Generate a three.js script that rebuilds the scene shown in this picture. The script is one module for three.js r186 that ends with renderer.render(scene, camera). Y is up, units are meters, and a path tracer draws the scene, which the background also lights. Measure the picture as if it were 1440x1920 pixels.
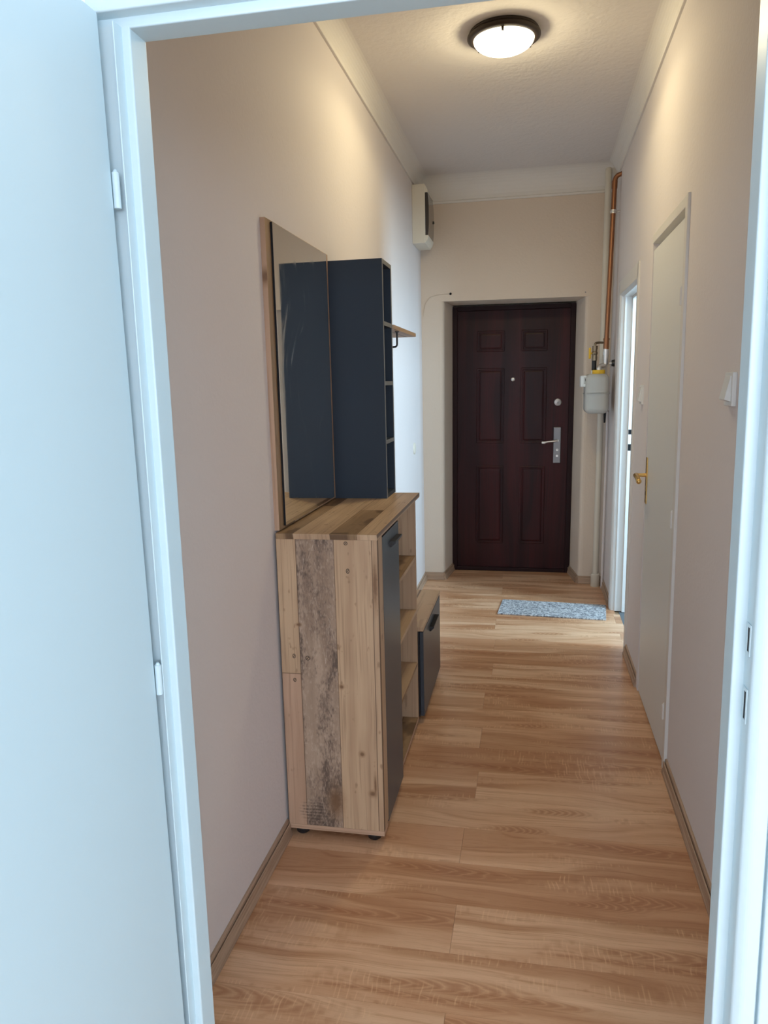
import * as THREE from 'three';
import { RoundedBoxGeometry } from 'three/addons/geometries/RoundedBoxGeometry.js';
import { mergeGeometries } from 'three/addons/utils/BufferGeometryUtils.js';
import { RectAreaLightUniformsLib } from 'three/addons/lights/RectAreaLightUniformsLib.js';

// ------------------------------------------------------------------ camera, light, exposure
const scene = new THREE.Scene();
scene.background = new THREE.Color(0x000000);
const camera = new THREE.PerspectiveCamera(68.51, 1440 / 1920, 0.05, 60);
camera.position.set(0, 1.48, 0);
camera.rotation.set(-0.16952, 0.196455, -0.023762, 'YXZ');

const renderer = new THREE.WebGLRenderer({ antialias: true });
renderer.toneMapping = THREE.LinearToneMapping;
renderer.toneMappingExposure = 1.85;
renderer.shadowMap.enabled = true;
RectAreaLightUniformsLib.init();

const DAY = new THREE.Color(0.42, 0.76, 1.0), DAY_REAR = new THREE.Color(0.74, 0.85, 1.0), DAY_SIDE = new THREE.Color(0.54, 0.80, 1.0), WARM = new THREE.Color(1.0, 0.85, 0.51);
function areaLight(color, intensity, w, h, pos, target) {
  const l = new THREE.RectAreaLight(color, intensity, w, h);
  l.position.set(...pos); l.lookAt(...target); scene.add(l); return l;
}
// daylight through the window of the room the camera stands in, and through the window of the side room
areaLight(DAY, 1.55, 1.4, 1.5, [2.36, 1.6, -0.1], [0, 1.6, -0.1]);
areaLight(DAY_REAR, 7.6, 1.7, 1.5, [1.3, 1.6, 3.96], [1.3, 1.6, 0]);
areaLight(DAY_REAR, 7.0, 1.3, 1.5, [-1.25, 1.6, 3.96], [-1.25, 1.6, 0]);
areaLight(DAY_SIDE, 35, 0.38, 1.2, [2.06, 1.72, -4.10], [0, 1.72, -4.10]);
const lampGlow = new THREE.PointLight(WARM, 0.62, 0, 2); lampGlow.position.set(-0.127, 2.816, -3.335); lampGlow.castShadow = true; lampGlow.shadow.radius = 4; scene.add(lampGlow);
const lampLight = new THREE.SpotLight(WARM, 0.6, 0, 1.46, 0.16, 2); // the opaque base and rim keep its light off the ceiling
lampLight.position.set(-0.127, 2.8, -3.335); lampLight.target.position.set(-0.127, 0, -3.335); scene.add(lampLight.target); lampLight.castShadow = true; lampLight.shadow.radius = 4;
scene.add(lampLight);

// ------------------------------------------------------------------ random and noise
let seed = 12345;
const rnd = () => { seed = (seed * 1664525 + 1013904223) >>> 0; return seed / 4294967296; };
function hash(x, y, s) { let h = (x * 374761393 + y * 668265263 + s * 974711) | 0; h = Math.imul(h ^ (h >>> 13), 1274126177); h = Math.imul(h ^ (h >>> 15), 2246822519); return ((h ^ (h >>> 16)) >>> 0) / 4294967296; }
function vn(x, y, s = 0) {
  const xi = Math.floor(x), yi = Math.floor(y); let fx = x - xi, fy = y - yi;
  fx = fx * fx * (3 - 2 * fx); fy = fy * fy * (3 - 2 * fy);
  const a = hash(xi, yi, s), b = hash(xi + 1, yi, s), c = hash(xi, yi + 1, s), d = hash(xi + 1, yi + 1, s);
  return a + (b - a) * fx + (c - a) * fy + (a - b - c + d) * fx * fy;
}
const fbm = (x, y, s = 0, n = 3) => { let v = 0, a = 0.5, t = 0; for (let i = 0; i < n; i++) { v += a * vn(x, y, s + i * 17); t += a; a *= 0.5; x *= 2.03; y *= 2.03; } return v / t; };
const sst = (a, b, x) => { const t = Math.min(1, Math.max(0, (x - a) / (b - a))); return t * t * (3 - 2 * t); };
const mix = (a, b, t) => a + (b - a) * t;
const mix3 = (a, b, t) => [mix(a[0], b[0], t), mix(a[1], b[1], t), mix(a[2], b[2], t)];

// texture from a function of (u, v) in 0..1, v up; returns [r,g,b] sRGB 0..255 or one number 0..255
function tex(w, h, fn, { srgb = true, repeat } = {}) {
  const d = new Uint8Array(w * h * 4);
  for (let j = 0; j < h; j++) for (let i = 0; i < w; i++) {
    const c = fn((i + 0.5) / w, (j + 0.5) / h, i, j), k = (j * w + i) * 4;
    if (typeof c === 'number') d[k] = d[k + 1] = d[k + 2] = Math.max(0, Math.min(255, c));
    else for (let q = 0; q < 3; q++) d[k + q] = Math.max(0, Math.min(255, c[q]));
    d[k + 3] = 255;
  }
  const t = new THREE.DataTexture(d, w, h, THREE.RGBAFormat);
  t.magFilter = THREE.LinearFilter; t.minFilter = THREE.LinearMipmapLinearFilter; t.generateMipmaps = true;
  t.wrapS = t.wrapT = THREE.RepeatWrapping; if (srgb) t.colorSpace = THREE.SRGBColorSpace;
  if (repeat) t.repeat.set(...repeat);
  t.needsUpdate = true; return t;
}

// ------------------------------------------------------------------ geometry helpers
const used = {};
const numbered = (n) => { if (used[n] === undefined) { used[n] = 0; return n; } used[n]++; return n + '_' + String(used[n]).padStart(3, '0'); };
function obj(name, geo, mat, parent = scene) {
  const g = Array.isArray(geo) ? (geo.length > 1 ? mergeGeometries(geo.map((q) => { const z = q.index ? q.toNonIndexed() : q; for (const k of Object.keys(z.attributes)) if (!['position', 'normal', 'uv'].includes(k)) z.deleteAttribute(k); return z; })) : geo[0]) : geo;
  const m = new THREE.Mesh(g, mat); m.name = parent === scene ? numbered(name) : name; m.castShadow = m.receiveShadow = true; parent.add(m); return m;
}
function uvBox(g, s = 1) { // uv in metres by the dominant axis of the normal
  const p = g.attributes.position, n = g.attributes.normal, uv = new Float32Array(p.count * 2);
  for (let i = 0; i < p.count; i++) {
    const x = p.getX(i), y = p.getY(i), z = p.getZ(i), a = Math.abs(n.getX(i)), b = Math.abs(n.getY(i)), c = Math.abs(n.getZ(i));
    const q = a >= b && a >= c ? [z, y] : b >= c ? [x, z] : [x, y];
    uv[i * 2] = q[0] * s; uv[i * 2 + 1] = q[1] * s;
  }
  g.setAttribute('uv', new THREE.BufferAttribute(uv, 2)); return g;
}
function bx(x0, x1, y0, y1, z0, z1, r = 0, seg = 1) {
  const w = x1 - x0, h = y1 - y0, d = z1 - z0;
  let g = r > 0 ? new RoundedBoxGeometry(w, h, d, seg, Math.min(r, w / 2.01, h / 2.01, d / 2.01)) : new THREE.BoxGeometry(w, h, d);
  if (g.index) g = g.toNonIndexed();
  g.translate((x0 + x1) / 2, (y0 + y1) / 2, (z0 + z1) / 2); return uvBox(g);
}
// uv of a board: grain runs along axis 'along' ('x','y','z'); across = the larger of the other two
function uvBoard(g, along, du = 0, dv = 0, sc = 1) {
  const p = g.attributes.position, n = g.attributes.normal, uv = new Float32Array(p.count * 2), ax = { x: 0, y: 1, z: 2 }[along];
  for (let i = 0; i < p.count; i++) {
    const P = [p.getX(i), p.getY(i), p.getZ(i)], N = [Math.abs(n.getX(i)), Math.abs(n.getY(i)), Math.abs(n.getZ(i))];
    const o = [0, 1, 2].filter((k) => k !== ax); const ac = N[o[0]] > N[o[1]] ? o[1] : o[0];
    uv[i * 2] = P[ac] * sc + du; uv[i * 2 + 1] = P[ax] * sc + dv;
  }
  g.setAttribute('uv', new THREE.BufferAttribute(uv, 2)); return g;
}
function roundShape(pts, r = 0) { // closed polygon with every corner rounded by r
  const s = new THREE.Shape(), n = pts.length;
  for (let i = 0; i < n; i++) {
    const a = pts[(i + n - 1) % n], b = pts[i], c = pts[(i + 1) % n], rr = b[2] !== undefined ? b[2] : r;
    const la = Math.hypot(a[0] - b[0], a[1] - b[1]), lc = Math.hypot(c[0] - b[0], c[1] - b[1]), q = Math.min(rr, la / 2.2, lc / 2.2);
    const p = [b[0] + (a[0] - b[0]) * q / la, b[1] + (a[1] - b[1]) * q / la], e = [b[0] + (c[0] - b[0]) * q / lc, b[1] + (c[1] - b[1]) * q / lc];
    if (i === 0) s.moveTo(...p); else s.lineTo(...p);
    if (q > 0) s.quadraticCurveTo(b[0], b[1], e[0], e[1]);
  }
  s.closePath(); return s;
}
const ext = (shape, depth, o = {}) => { let g = new THREE.ExtrudeGeometry(shape, { depth, bevelEnabled: false, curveSegments: 4, ...o }); if (g.index) g = g.toNonIndexed(); return g; };
// plan polygon (x, z) extruded upward from y0 to y1
function prism(pts, y0, y1, r = 0) { const g = ext(roundShape(pts.map((p) => [p[0], -p[1], p[2]]), r), y1 - y0); g.rotateX(-Math.PI / 2); g.translate(0, y0, 0); return uvBox(g); }
// profile (out, y) run along a wall line: start (x, z), outward normal n, length; the run goes along n x up
function run(pts, r, start, n, len) {
  const g = ext(roundShape(pts, r), len, { steps: 12 }), d = new THREE.Vector3(n[0], 0, n[1]).cross(new THREE.Vector3(0, 1, 0));
  g.applyMatrix4(new THREE.Matrix4().makeBasis(new THREE.Vector3(n[0], 0, n[1]), new THREE.Vector3(0, 1, 0), d).setPosition(start[0], start[2] || 0, start[1])); return g;
}
function tube(pts, r, seg = 32, rad = 12, curve) {
  const c = curve || new THREE.CatmullRomCurve3(pts.map((p) => new THREE.Vector3(...p)), false, 'catmullrom', 0.1);
  return new THREE.TubeGeometry(c, seg, r, rad, false).toNonIndexed();
}
function bent(pts, r, bend, seg = 48, rad = 12) { // straight pipe runs with rounded bends
  const c = new THREE.CurvePath(), v = pts.map((p) => new THREE.Vector3(...p)); let cur = v[0];
  for (let i = 1; i < v.length; i++) {
    if (i < v.length - 1) {
      const a = v[i].clone().sub(v[i].clone().sub(v[i - 1]).normalize().multiplyScalar(bend)), b = v[i].clone().add(v[i + 1].clone().sub(v[i]).normalize().multiplyScalar(bend));
      c.add(new THREE.LineCurve3(cur, a)); c.add(new THREE.QuadraticBezierCurve3(a, v[i], b)); cur = b;
    } else c.add(new THREE.LineCurve3(cur, v[i]));
  }
  return new THREE.TubeGeometry(c, seg, r, rad, false).toNonIndexed();
}
function cyl(r0, r1, a, b, seg = 20) { // capped cylinder from a (radius r0) to b (radius r1)
  const A = new THREE.Vector3(...a), B = new THREE.Vector3(...b), d = B.clone().sub(A), g = new THREE.CylinderGeometry(r1, r0, d.length(), seg).toNonIndexed();
  g.applyQuaternion(new THREE.Quaternion().setFromUnitVectors(new THREE.Vector3(0, 1, 0), d.clone().normalize()));
  const m = A.add(B).multiplyScalar(0.5); g.translate(m.x, m.y, m.z); return g;
}
const lathe = (pts, seg = 48) => new THREE.LatheGeometry(pts.map((p) => new THREE.Vector2(...p)), seg).toNonIndexed();
function base(name, pos = [0, 0, 0], parent = scene) { const g = new THREE.Group(); g.name = parent === scene ? numbered(name) : name; g.position.set(...pos); parent.add(g); return g; }
function tag(o, label, category, group) { o.userData.label = label; o.userData.category = category; if (group) o.userData.group = group; return o; }
function struct(o, label) { o.userData.kind = 'structure'; if (label) o.userData.label = label; return o; }
const shift = (o, x, y, z) => { o.traverse((m) => { if (m.isMesh) m.geometry.translate(-x, -y, -z); }); o.position.set(x, y, z); return o; }; // put a group's origin at its base

// ------------------------------------------------------------------ materials
const std = (p) => new THREE.MeshStandardMaterial(p);
function vp(x, y, P, s) { // value noise that repeats every P cells
  const w = (q) => ((q % P) + P) % P, xi = Math.floor(x), yi = Math.floor(y); let fx = x - xi, fy = y - yi;
  fx = fx * fx * (3 - 2 * fx); fy = fy * fy * (3 - 2 * fy);
  const a = hash(w(xi), w(yi), s), b = hash(w(xi + 1), w(yi), s), c = hash(w(xi), w(yi + 1), s), d = hash(w(xi + 1), w(yi + 1), s);
  return a + (b - a) * fx + (c - a) * fy + (a - b - c + d) * fx * fy;
}
const plasterBump = tex(512, 512, (u, v) => 128 + 90 * (vp(u * 48, v * 48, 48, 3) - 0.5) + 70 * (vp(u * 96, v * 96, 96, 5) - 0.5), { srgb: false, repeat: [2, 2] });
const roughBump = tex(512, 512, (u, v) => 255 * (0.45 * vp(u * 20, v * 20, 20, 8) + 0.35 * vp(u * 44, v * 44, 44, 9) + 0.2 * vp(u * 90, v * 90, 90, 10)), { srgb: false, repeat: [2, 2] });
const smearTex = tex(512, 512, (u, v) => { const w = vn(u * 4, v * 4, 91) * 1.4; const a = fbm(u * 14 + w * 3, v * 2.6 + w, 92, 4), b = fbm(u * 46 + w * 7, v * 9, 93, 3); return 6 + 46 * sst(0.45, 0.8, a) * sst(0.3, 0.8, b); }, { srgb: false });
const M = {
  wall: std({ color: new THREE.Color().setRGB(0.76, 0.70, 0.685), roughness: 0.92, bumpMap: plasterBump, bumpScale: 0.0009 }),
  peach: std({ color: new THREE.Color().setRGB(0.74, 0.625, 0.52), roughness: 0.92, bumpMap: plasterBump, bumpScale: 0.0009 }),
  ceiling: std({ color: new THREE.Color().setRGB(0.76, 0.72, 0.70), roughness: 0.95, bumpMap: roughBump, bumpScale: 0.0016 }),
  cove: std({ color: new THREE.Color().setRGB(0.80, 0.765, 0.73), roughness: 0.9, bumpMap: plasterBump, bumpScale: 0.0006 }),
  roomWall: std({ color: new THREE.Color().setRGB(0.8, 0.8, 0.79), roughness: 0.9 }),
  sideWall: std({ color: new THREE.Color().setRGB(0.8, 0.8, 0.79), roughness: 0.9 }),
  gloss: std({ color: new THREE.Color().setRGB(0.80, 0.80, 0.79), roughness: 0.38 }),
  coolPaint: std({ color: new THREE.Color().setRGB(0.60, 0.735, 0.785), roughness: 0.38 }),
  leaf: std({ color: new THREE.Color().setRGB(0.78, 0.775, 0.745), roughness: 0.45 }),
  cream: std({ color: new THREE.Color().setRGB(0.74, 0.71, 0.67), roughness: 0.5 }),
  riser: std({ color: new THREE.Color().setRGB(0.70, 0.64, 0.54), roughness: 0.5 }),
  anthracite: new THREE.MeshPhysicalMaterial({ color: new THREE.Color().setRGB(0.034, 0.046, 0.064), roughness: 0.5, specularIntensity: 0.3 }),
  front: std({ color: new THREE.Color().setRGB(0.045, 0.055, 0.070), roughness: 0.36 }),
  anthraciteEdge: std({ color: new THREE.Color().setRGB(0.17, 0.165, 0.155), roughness: 0.5 }),
  black: std({ color: new THREE.Color().setRGB(0.012, 0.012, 0.014), roughness: 0.4 }),
  hole: std({ color: new THREE.Color().setRGB(0.006, 0.006, 0.008), roughness: 0.9 }),
  mirror: std({ color: new THREE.Color().setRGB(0.92, 0.93, 0.91), metalness: 1, roughness: 1, roughnessMap: smearTex }),
  mirrorEdge: std({ color: new THREE.Color().setRGB(0.30, 0.33, 0.31), roughness: 0.2 }),
  brass: std({ color: new THREE.Color().setRGB(0.78, 0.52, 0.19), metalness: 1, roughness: 0.3 }),
  steel: std({ color: new THREE.Color().setRGB(0.24, 0.235, 0.24), metalness: 1, roughness: 0.38 }),
  rosette: std({ color: new THREE.Color().setRGB(0.42, 0.40, 0.39), metalness: 1, roughness: 0.35 }),
  chrome: std({ color: new THREE.Color().setRGB(0.78, 0.77, 0.75), metalness: 1, roughness: 0.4 }),
  copper: std({ color: new THREE.Color().setRGB(0.36, 0.17, 0.09), metalness: 1, roughness: 0.42 }),
  oldBrass: std({ color: new THREE.Color().setRGB(0.30, 0.24, 0.17), metalness: 1, roughness: 0.4 }),
  yellow: std({ color: new THREE.Color().setRGB(0.85, 0.52, 0.03), roughness: 0.45 }),
  meter: std({ color: new THREE.Color().setRGB(0.50, 0.49, 0.46), roughness: 0.5 }),
  white: std({ color: new THREE.Color().setRGB(0.78, 0.78, 0.76), roughness: 0.4 }),
  ivory: std({ color: new THREE.Color().setRGB(0.76, 0.71, 0.61), roughness: 0.45 }),
  smoked: new THREE.MeshPhysicalMaterial({ color: new THREE.Color().setRGB(0.035, 0.028, 0.026), roughness: 0.18, clearcoat: 0.5 }),
  bronze: std({ color: new THREE.Color().setRGB(0.035, 0.022, 0.014), metalness: 0.3, roughness: 0.42 }),
  tileGrey: std({ color: new THREE.Color().setRGB(0.10, 0.115, 0.13), roughness: 0.5 }),
};

// laminate planks: ten plank prints stacked in one texture, grain along u (1.29 m), each 0.19 m tall
const NV = 10;
const plankVar = Array.from({ length: NV }, (_, k) => ({ c: Array.from({ length: 3 }, () => ({ u: rnd() * 1.29, v: 0.02 + rnd() * 0.15, a: 0.12 + rnd() * 0.26, b: 0.012 + rnd() * 0.028 })), t: rnd() }));
const plankTex = tex(2048, NV * 192, (uu, vv) => {
  const k = Math.min(NV - 1, Math.floor(vv * NV)), u = uu * 1.29, v = (vv * NV - k) * 0.19, P = plankVar[k], S = k * 31;
  const wob = (fbm(u * 1.6, v * 7, S + 1) - 0.5);
  const band = fbm(u * 0.9 + 3, v * 16 + wob * 3, S + 2);
  const fine = fbm(u * 5, v * 190 + wob * 22, S + 4, 2), pore = vn(u * 22, v * 900, S + 6);
  let c = mix3([206, 157, 120], [231, 190, 154], sst(0.25, 0.75, band));
  c = mix3(c, [168, 114, 76], 0.44 * sst(0.54, 0.70, fbm(u * 1.3 + 11, v * 13 + wob * 2, S + 21, 3)) + 0.26 * sst(0.55, 0.85, fine) + 0.12 * (pore > 0.72 ? 1 : 0));
  for (const q of P.c) { // cathedral figures: arcs that open along the board
    const vc = q.v + 0.010 * Math.sin(u * 5 + q.a * 30), du = (u - q.u) / q.a, dv = (v - vc) / (q.b * (0.55 + 0.45 * sst(-1, 0.6, du)));
    const n1 = fbm(u * 16, v * 60, S + 9) - 0.5, e = Math.sqrt(du * du + dv * dv) + 0.34 * n1;
    const m = 1 - sst(0.35, 1.2, e); if (m <= 0) continue;
    const ring = 0.5 + 0.5 * Math.sin((du * 1.0 + dv * dv * 0.45) * 34 + 7 * n1);
    c = mix3(c, [162, 106, 70], m * (0.30 + 0.30 * ring)); if (ring < 0.1) c = mix3(c, [222, 176, 134], m * 0.3);
  }
  // saw marks: thin pale strokes across the grain, in loose patches
  const sm = sst(0.55, 0.68, fbm(u * 3.1 + 7, v * 15, S + 12, 2)), ph = u * 88 + 0.9 * vn(u * 7, v * 26, S) + 0.5 * vn(u * 30, 1, S + 3), li = Math.floor(ph), fr = Math.abs(ph - li - 0.5);
  const on = sst(0.35, 0.75, vn(li * 1.7, v * 34, S + 13)) * (0.35 + 0.65 * hash(li, 5, S));
  c = mix3(c, [240, 200, 158], sm * 0.52 * on * (1 - sst(0.08, 0.2, fr)));
  c = mix3(c, [160, 108, 72], sm * 0.22 * (1 - on) * sst(0.5, 0.9, vn(u * 60, v * 60, S + 15)));
  const t = 0.98 + 0.03 * P.t; return c.map((q) => q * t);
});
M.plank = std({ map: plankTex, roughness: 0.31 });
M.floorBase = std({ color: new THREE.Color().setRGB(0.30, 0.20, 0.12), roughness: 0.6 });

// skirting: pale oak print, grain along the board
const skirtTex = tex(512, 256, (u, v) => { const f = fbm(u * 6, v * 60, 51), g = fbm(u * 3, v * 9, 52); return mix3([160, 132, 110], [192, 164, 140], sst(0.25, 0.8, 0.6 * f + 0.4 * g)); });
M.skirt = std({ map: skirtTex, roughness: 0.5 });

// weathered board print: vertical strips of reclaimed wood
function stripAt(strips, x) { for (const s of strips) if (x < s.to) return s; return strips[strips.length - 1]; }
function rustic(w, h, W, H, strips, marks = []) {
  return tex(w, h, (u, v) => {
    const x = u * W, y = v * H; let s = stripAt(strips, u), from = strips.indexOf(s) ? strips[strips.indexOf(s) - 1].to : 0;
    let sd = s.seed, kind = s.kind, line = Math.min(Math.abs(u - from), Math.abs(s.to - u)) * W;
    if (s.cut) { if (v < s.cut) { kind = s.kind2 || kind; sd += 7; } line = Math.min(line, Math.abs(v - s.cut) * H); }
    const wob = fbm(x * 6, y * 2.2, sd + 1) - 0.5, g = fbm(x * 300 + wob * 5, y * 5, sd + 2), g2 = fbm(x * 46 + wob * 3, y * 1.4, sd + 3), bl = fbm(x * 9, y * 4, sd + 4);
    let c;
    if (kind === 'worn') {
      c = mix3([152, 128, 108], [180, 156, 134], sst(0.3, 0.7, 0.5 * g2 + 0.5 * bl));
      const d = fbm(x * 22, y * 7, sd + 5, 5), e = fbm(x * 170, y * 90, sd + 6, 4), f = fbm(x * 420, y * 110, sd + 7, 3);
      const cl = 0.52 * d + 0.26 * e + 0.22 * f;
      c = mix3(c, [126, 106, 92], 0.8 * sst(0.40, 0.60, cl));
      c = mix3(c, [84, 70, 60], 0.7 * sst(0.53, 0.68, cl));
      c = mix3(c, [196, 176, 156], 0.4 * sst(0.60, 0.74, fbm(x * 260, y * 90, sd + 8)));
      for (let q = 0; q < 9; q++) { // fine straight scratches
        const cx = hash(q, 1, sd) * 0.12 + from * W, cy = hash(q, 2, sd) * H, an = (hash(q, 3, sd) - 0.35) * 1.1, ln = 0.03 + 0.05 * hash(q, 4, sd), ax = x - cx, ay = y - cy, al = ax * Math.sin(an) + ay * Math.cos(an), pr = Math.abs(ax * Math.cos(an) - ay * Math.sin(an));
        if (pr < 0.0009 && Math.abs(al) < ln) c = mix3(c, [214, 200, 184], 0.6 * vn(x * 300, y * 120, q));
      }
    } else {
      const lo = kind === 'pink' ? [178, 144, 118] : kind === 'brown' ? [138, 110, 80] : [178, 147, 117], hi = kind === 'pink' ? [196, 162, 136] : kind === 'brown' ? [172, 140, 104] : [201, 171, 138];
      c = mix3(lo, hi, sst(0.25, 0.75, 0.55 * g2 + 0.45 * bl));
      c = mix3(c, [lo[0] * 0.84, lo[1] * 0.82, lo[2] * 0.8], 0.45 * sst(0.56, 0.8, g));
      if (kind === 'brown') c = mix3(c, [88, 64, 42], 0.7 * sst(0.55, 0.72, fbm(x * 24, y * 12, sd + 5)));
      c = mix3(c, [118, 88, 62], 0.4 * sst(0.74, 0.86, fbm(x * 60, y * 26, sd + 6)));
    }
    if (line < 0.0011) c = mix3(c, [92, 70, 52], 0.75);
    for (const m of marks) {
      const dx = (x - m.x), dy = (y - m.y) * (m.s || 1), q = Math.hypot(dx, dy) / m.r; if (q > 2) continue;
      if (m.t === 'screw') { if (q < 1) c = mix3(c, q > 0.62 ? [70, 58, 46] : [168, 140, 112], 0.8); if (Math.abs(dx - dy) < m.r * 0.18 && q < 0.6) c = [60, 50, 42]; }
      else if (m.t === 'knot') { const k = q + 0.3 * (fbm(x * 160, y * 160, 77) - 0.5); c = mix3(c, [96, 68, 46], 0.8 * (1 - sst(0.3, 1.1, k))); c = mix3(c, [140, 106, 76], 0.4 * (1 - sst(0.8, 1.9, k))); }
      else if (m.t === 'weave') { if (q < 1.6) { const wv = Math.sin(y * 560 + 2 * vn(x * 60, y * 60, 3)) * 0.5 + 0.5; c = mix3(c, wv > 0.5 ? [60, 50, 42] : [168, 150, 134], 0.55 * (1 - sst(0.7, 1.5, q)) * vn(x * 240, y * 90, 4)); } }
    }
    return c;
  });
}
const W1 = 0.323, H1 = 0.966;
const sideTex = rustic(512, 1536, W1, H1, [{ to: 0.197, kind: 'light', kind2: 'pink', cut: 0.545, seed: 101 }, { to: 0.575, kind: 'worn', seed: 131 }, { to: 0.945, kind: 'light', seed: 161 }, { to: 1, kind: 'light', seed: 191 }], [
  { t: 'screw', x: 0.224, y: 0.955, r: 0.0062 }, { t: 'screw', x: 0.228, y: 0.868, r: 0.0058, s: 0.7 }, { t: 'screw', x: 0.043, y: 0.585, r: 0.0055, s: 0.7 }, { t: 'screw', x: 0.042, y: 0.505, r: 0.0055, s: 0.8 },
  { t: 'screw', x: 0.088, y: 0.58, r: 0.008 }, { t: 'knot', x: 0.062, y: 0.69, r: 0.008, s: 1.8 }, { t: 'knot', x: 0.196, y: 0.49, r: 0.0075 }, { t: 'knot', x: 0.256, y: 0.265, r: 0.0085 }, { t: 'knot', x: 0.164, y: 0.09, r: 0.022, s: 0.45 }, { t: 'weave', x: 0.09, y: 0.05, r: 0.04, s: 1.1 },
  { t: 'knot', x: 0.313, y: 0.83, r: 0.008, s: 0.12 }, { t: 'knot', x: 0.297, y: 0.16, r: 0.004, s: 0.12 }, { t: 'knot', x: 0.287, y: 0.13, r: 0.01, s: 1 }]);
const topTex = rustic(512, 1024, W1, 0.883, [{ to: 0.17, kind: 'brown', seed: 201 }, { to: 0.54, kind: 'light', seed: 231 }, { to: 0.80, kind: 'light', kind2: 'brown', cut: 0.5, seed: 261 }, { to: 1, kind: 'light', seed: 291 }], []);
const boardTex = rustic(512, 512, 0.5, 0.5, [{ to: 0.22, kind: 'light', seed: 301 }, { to: 0.46, kind: 'pink', seed: 331 }, { to: 0.76, kind: 'light', seed: 361 }, { to: 1, kind: 'brown', seed: 391 }], [{ t: 'knot', x: 0.06, y: 0.1, r: 0.012 }, { t: 'knot', x: 0.31, y: 0.33, r: 0.009 }, { t: 'knot', x: 0.17, y: 0.4, r: 0.01 }]);
M.side = std({ map: sideTex, roughness: 0.55 }); M.top = std({ map: topTex, roughness: 0.5 }); M.board = std({ map: boardTex, roughness: 0.55 });
const paleTex = rustic(256, 512, 0.25, 0.5, [{ to: 0.5, kind: 'light', seed: 401 }, { to: 1, kind: 'light', seed: 431 }]);
M.pale = std({ map: paleTex, roughness: 0.5 });

// mahogany foil of the steel door
const mahTex = tex(512, 1024, (u, v) => { const w = fbm(u * 3, v * 1.5, 61) - 0.5, f = fbm(u * 60 + w * 9, v * 3, 62), g = fbm(u * 9 + w * 4, v * 1.2, 63); let c = mix3([38, 10, 13], [68, 22, 24], sst(0.25, 0.8, 0.6 * g + 0.4 * f)); return mix3(c, [22, 11, 14], 0.5 * sst(0.6, 0.85, f)); });
M.mahogany = new THREE.MeshPhysicalMaterial({ map: mahTex, roughness: 0.34, specularIntensity: 0.45 }); M.mahoganyDark = new THREE.MeshPhysicalMaterial({ color: new THREE.Color().setRGB(0.020, 0.006, 0.007), roughness: 0.45, specularIntensity: 0.4 });
// felt mat: flecked grey blue
const matTex = tex(512, 256, (u, v) => { const a = fbm(u * 56, v * 26, 71, 3), b = vn(u * 190, v * 92, 72); let c = mix3([120, 122, 128], [196, 198, 202], sst(0.3, 0.68, 0.7 * a + 0.3 * b)); c = mix3(c, [72, 74, 84], 0.75 * sst(0.62, 0.76, fbm(u * 110, v * 52, 73, 2))); return mix3(c, [226, 226, 226], 0.7 * sst(0.7, 0.82, vn(u * 150, v * 75, 74))); });
M.felt = std({ map: matTex, roughness: 1, bumpMap: roughBump, bumpScale: 0.002 });

// ------------------------------------------------------------------ large structure
const XL = -0.79, XR = 0.512, LEAN = 0.008, ZB = -5.52, CY = 2.86, ZN0 = -1.035, ZN1 = -1.095;
const leanAt = (z) => LEAN * Math.min(1.2, Math.max(0, (-z - 2.9) / 2.2)); // the right wall leans out of plumb towards its far end
const lean = (o) => { o.position.x += XR; o.rotation.z = -leanAt(o.position.z); return o; };
const twist = (g) => { const p = g.attributes.position; for (let i = 0; i < p.count; i++) p.setX(i, p.getX(i) + p.getY(i) * leanAt(p.getZ(i))); g.computeVertexNormals(); return g; };
const floor = struct(base('floor'), 'oak laminate floor with planks laid across the hallway');
obj('subfloor', bx(-0.9, 0.56, -0.12, -0.0085, -5.95, 2.0), M.floorBase, floor);
{ // planks lie across the hallway, end joints step by half a plank from row to row
  const geos = {};
  for (let k = -4; k < 22; k++) {
    const z1 = -1.745 - 0.19 * k, z0 = z1 - 0.19; const j = (k % 2 === 0) ? -0.2 + 0.012 * Math.sin(k * 2.1) : 0.515;
    for (const [a, b, v] of [[j - 1.29, j, 0], [j, j + 1.29, 1]]) {
      const x0 = Math.max(a, -0.80), x1 = Math.min(b, (z0 > -4.8 && z1 < -4.05) ? 0.555 : 0.53); if (x1 - x0 < 0.02) continue;
      const id = ((k + 8) * 7 + v * 3 + 5) % NV, g = bx(x0 + 0.0003, x1 - 0.0003, -0.008, 0, z0 + 0.0003, z1 - 0.0003); const p = g.attributes.position, uv = g.attributes.uv;
      for (let i = 0; i < p.count; i++) uv.setXY(i, (p.getX(i) - a) / 1.29, (id + 0.01 + 0.98 * (p.getZ(i) - z0) / 0.19) / NV);
      obj('plank', g, M.plank, floor);
    }
  }
}
const nearFloor = struct(obj('floor', bx(-2.1, 2.5, -0.12, -0.0, -0.98, 4.05), M.plank), 'laminate floor of the room in front of the doorway');
{ const uv = nearFloor.geometry.attributes.uv, p = nearFloor.geometry.attributes.position; for (let i = 0; i < p.count; i++) uv.setXY(i, p.getX(i) / 1.29, p.getZ(i) / 1.9); }
struct(obj('floor', bx(0.557, 2.3, -0.12, -0.004, -5.75, -2.9), M.tileGrey), 'grey tiled floor of the side room behind the open doorway');

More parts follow.
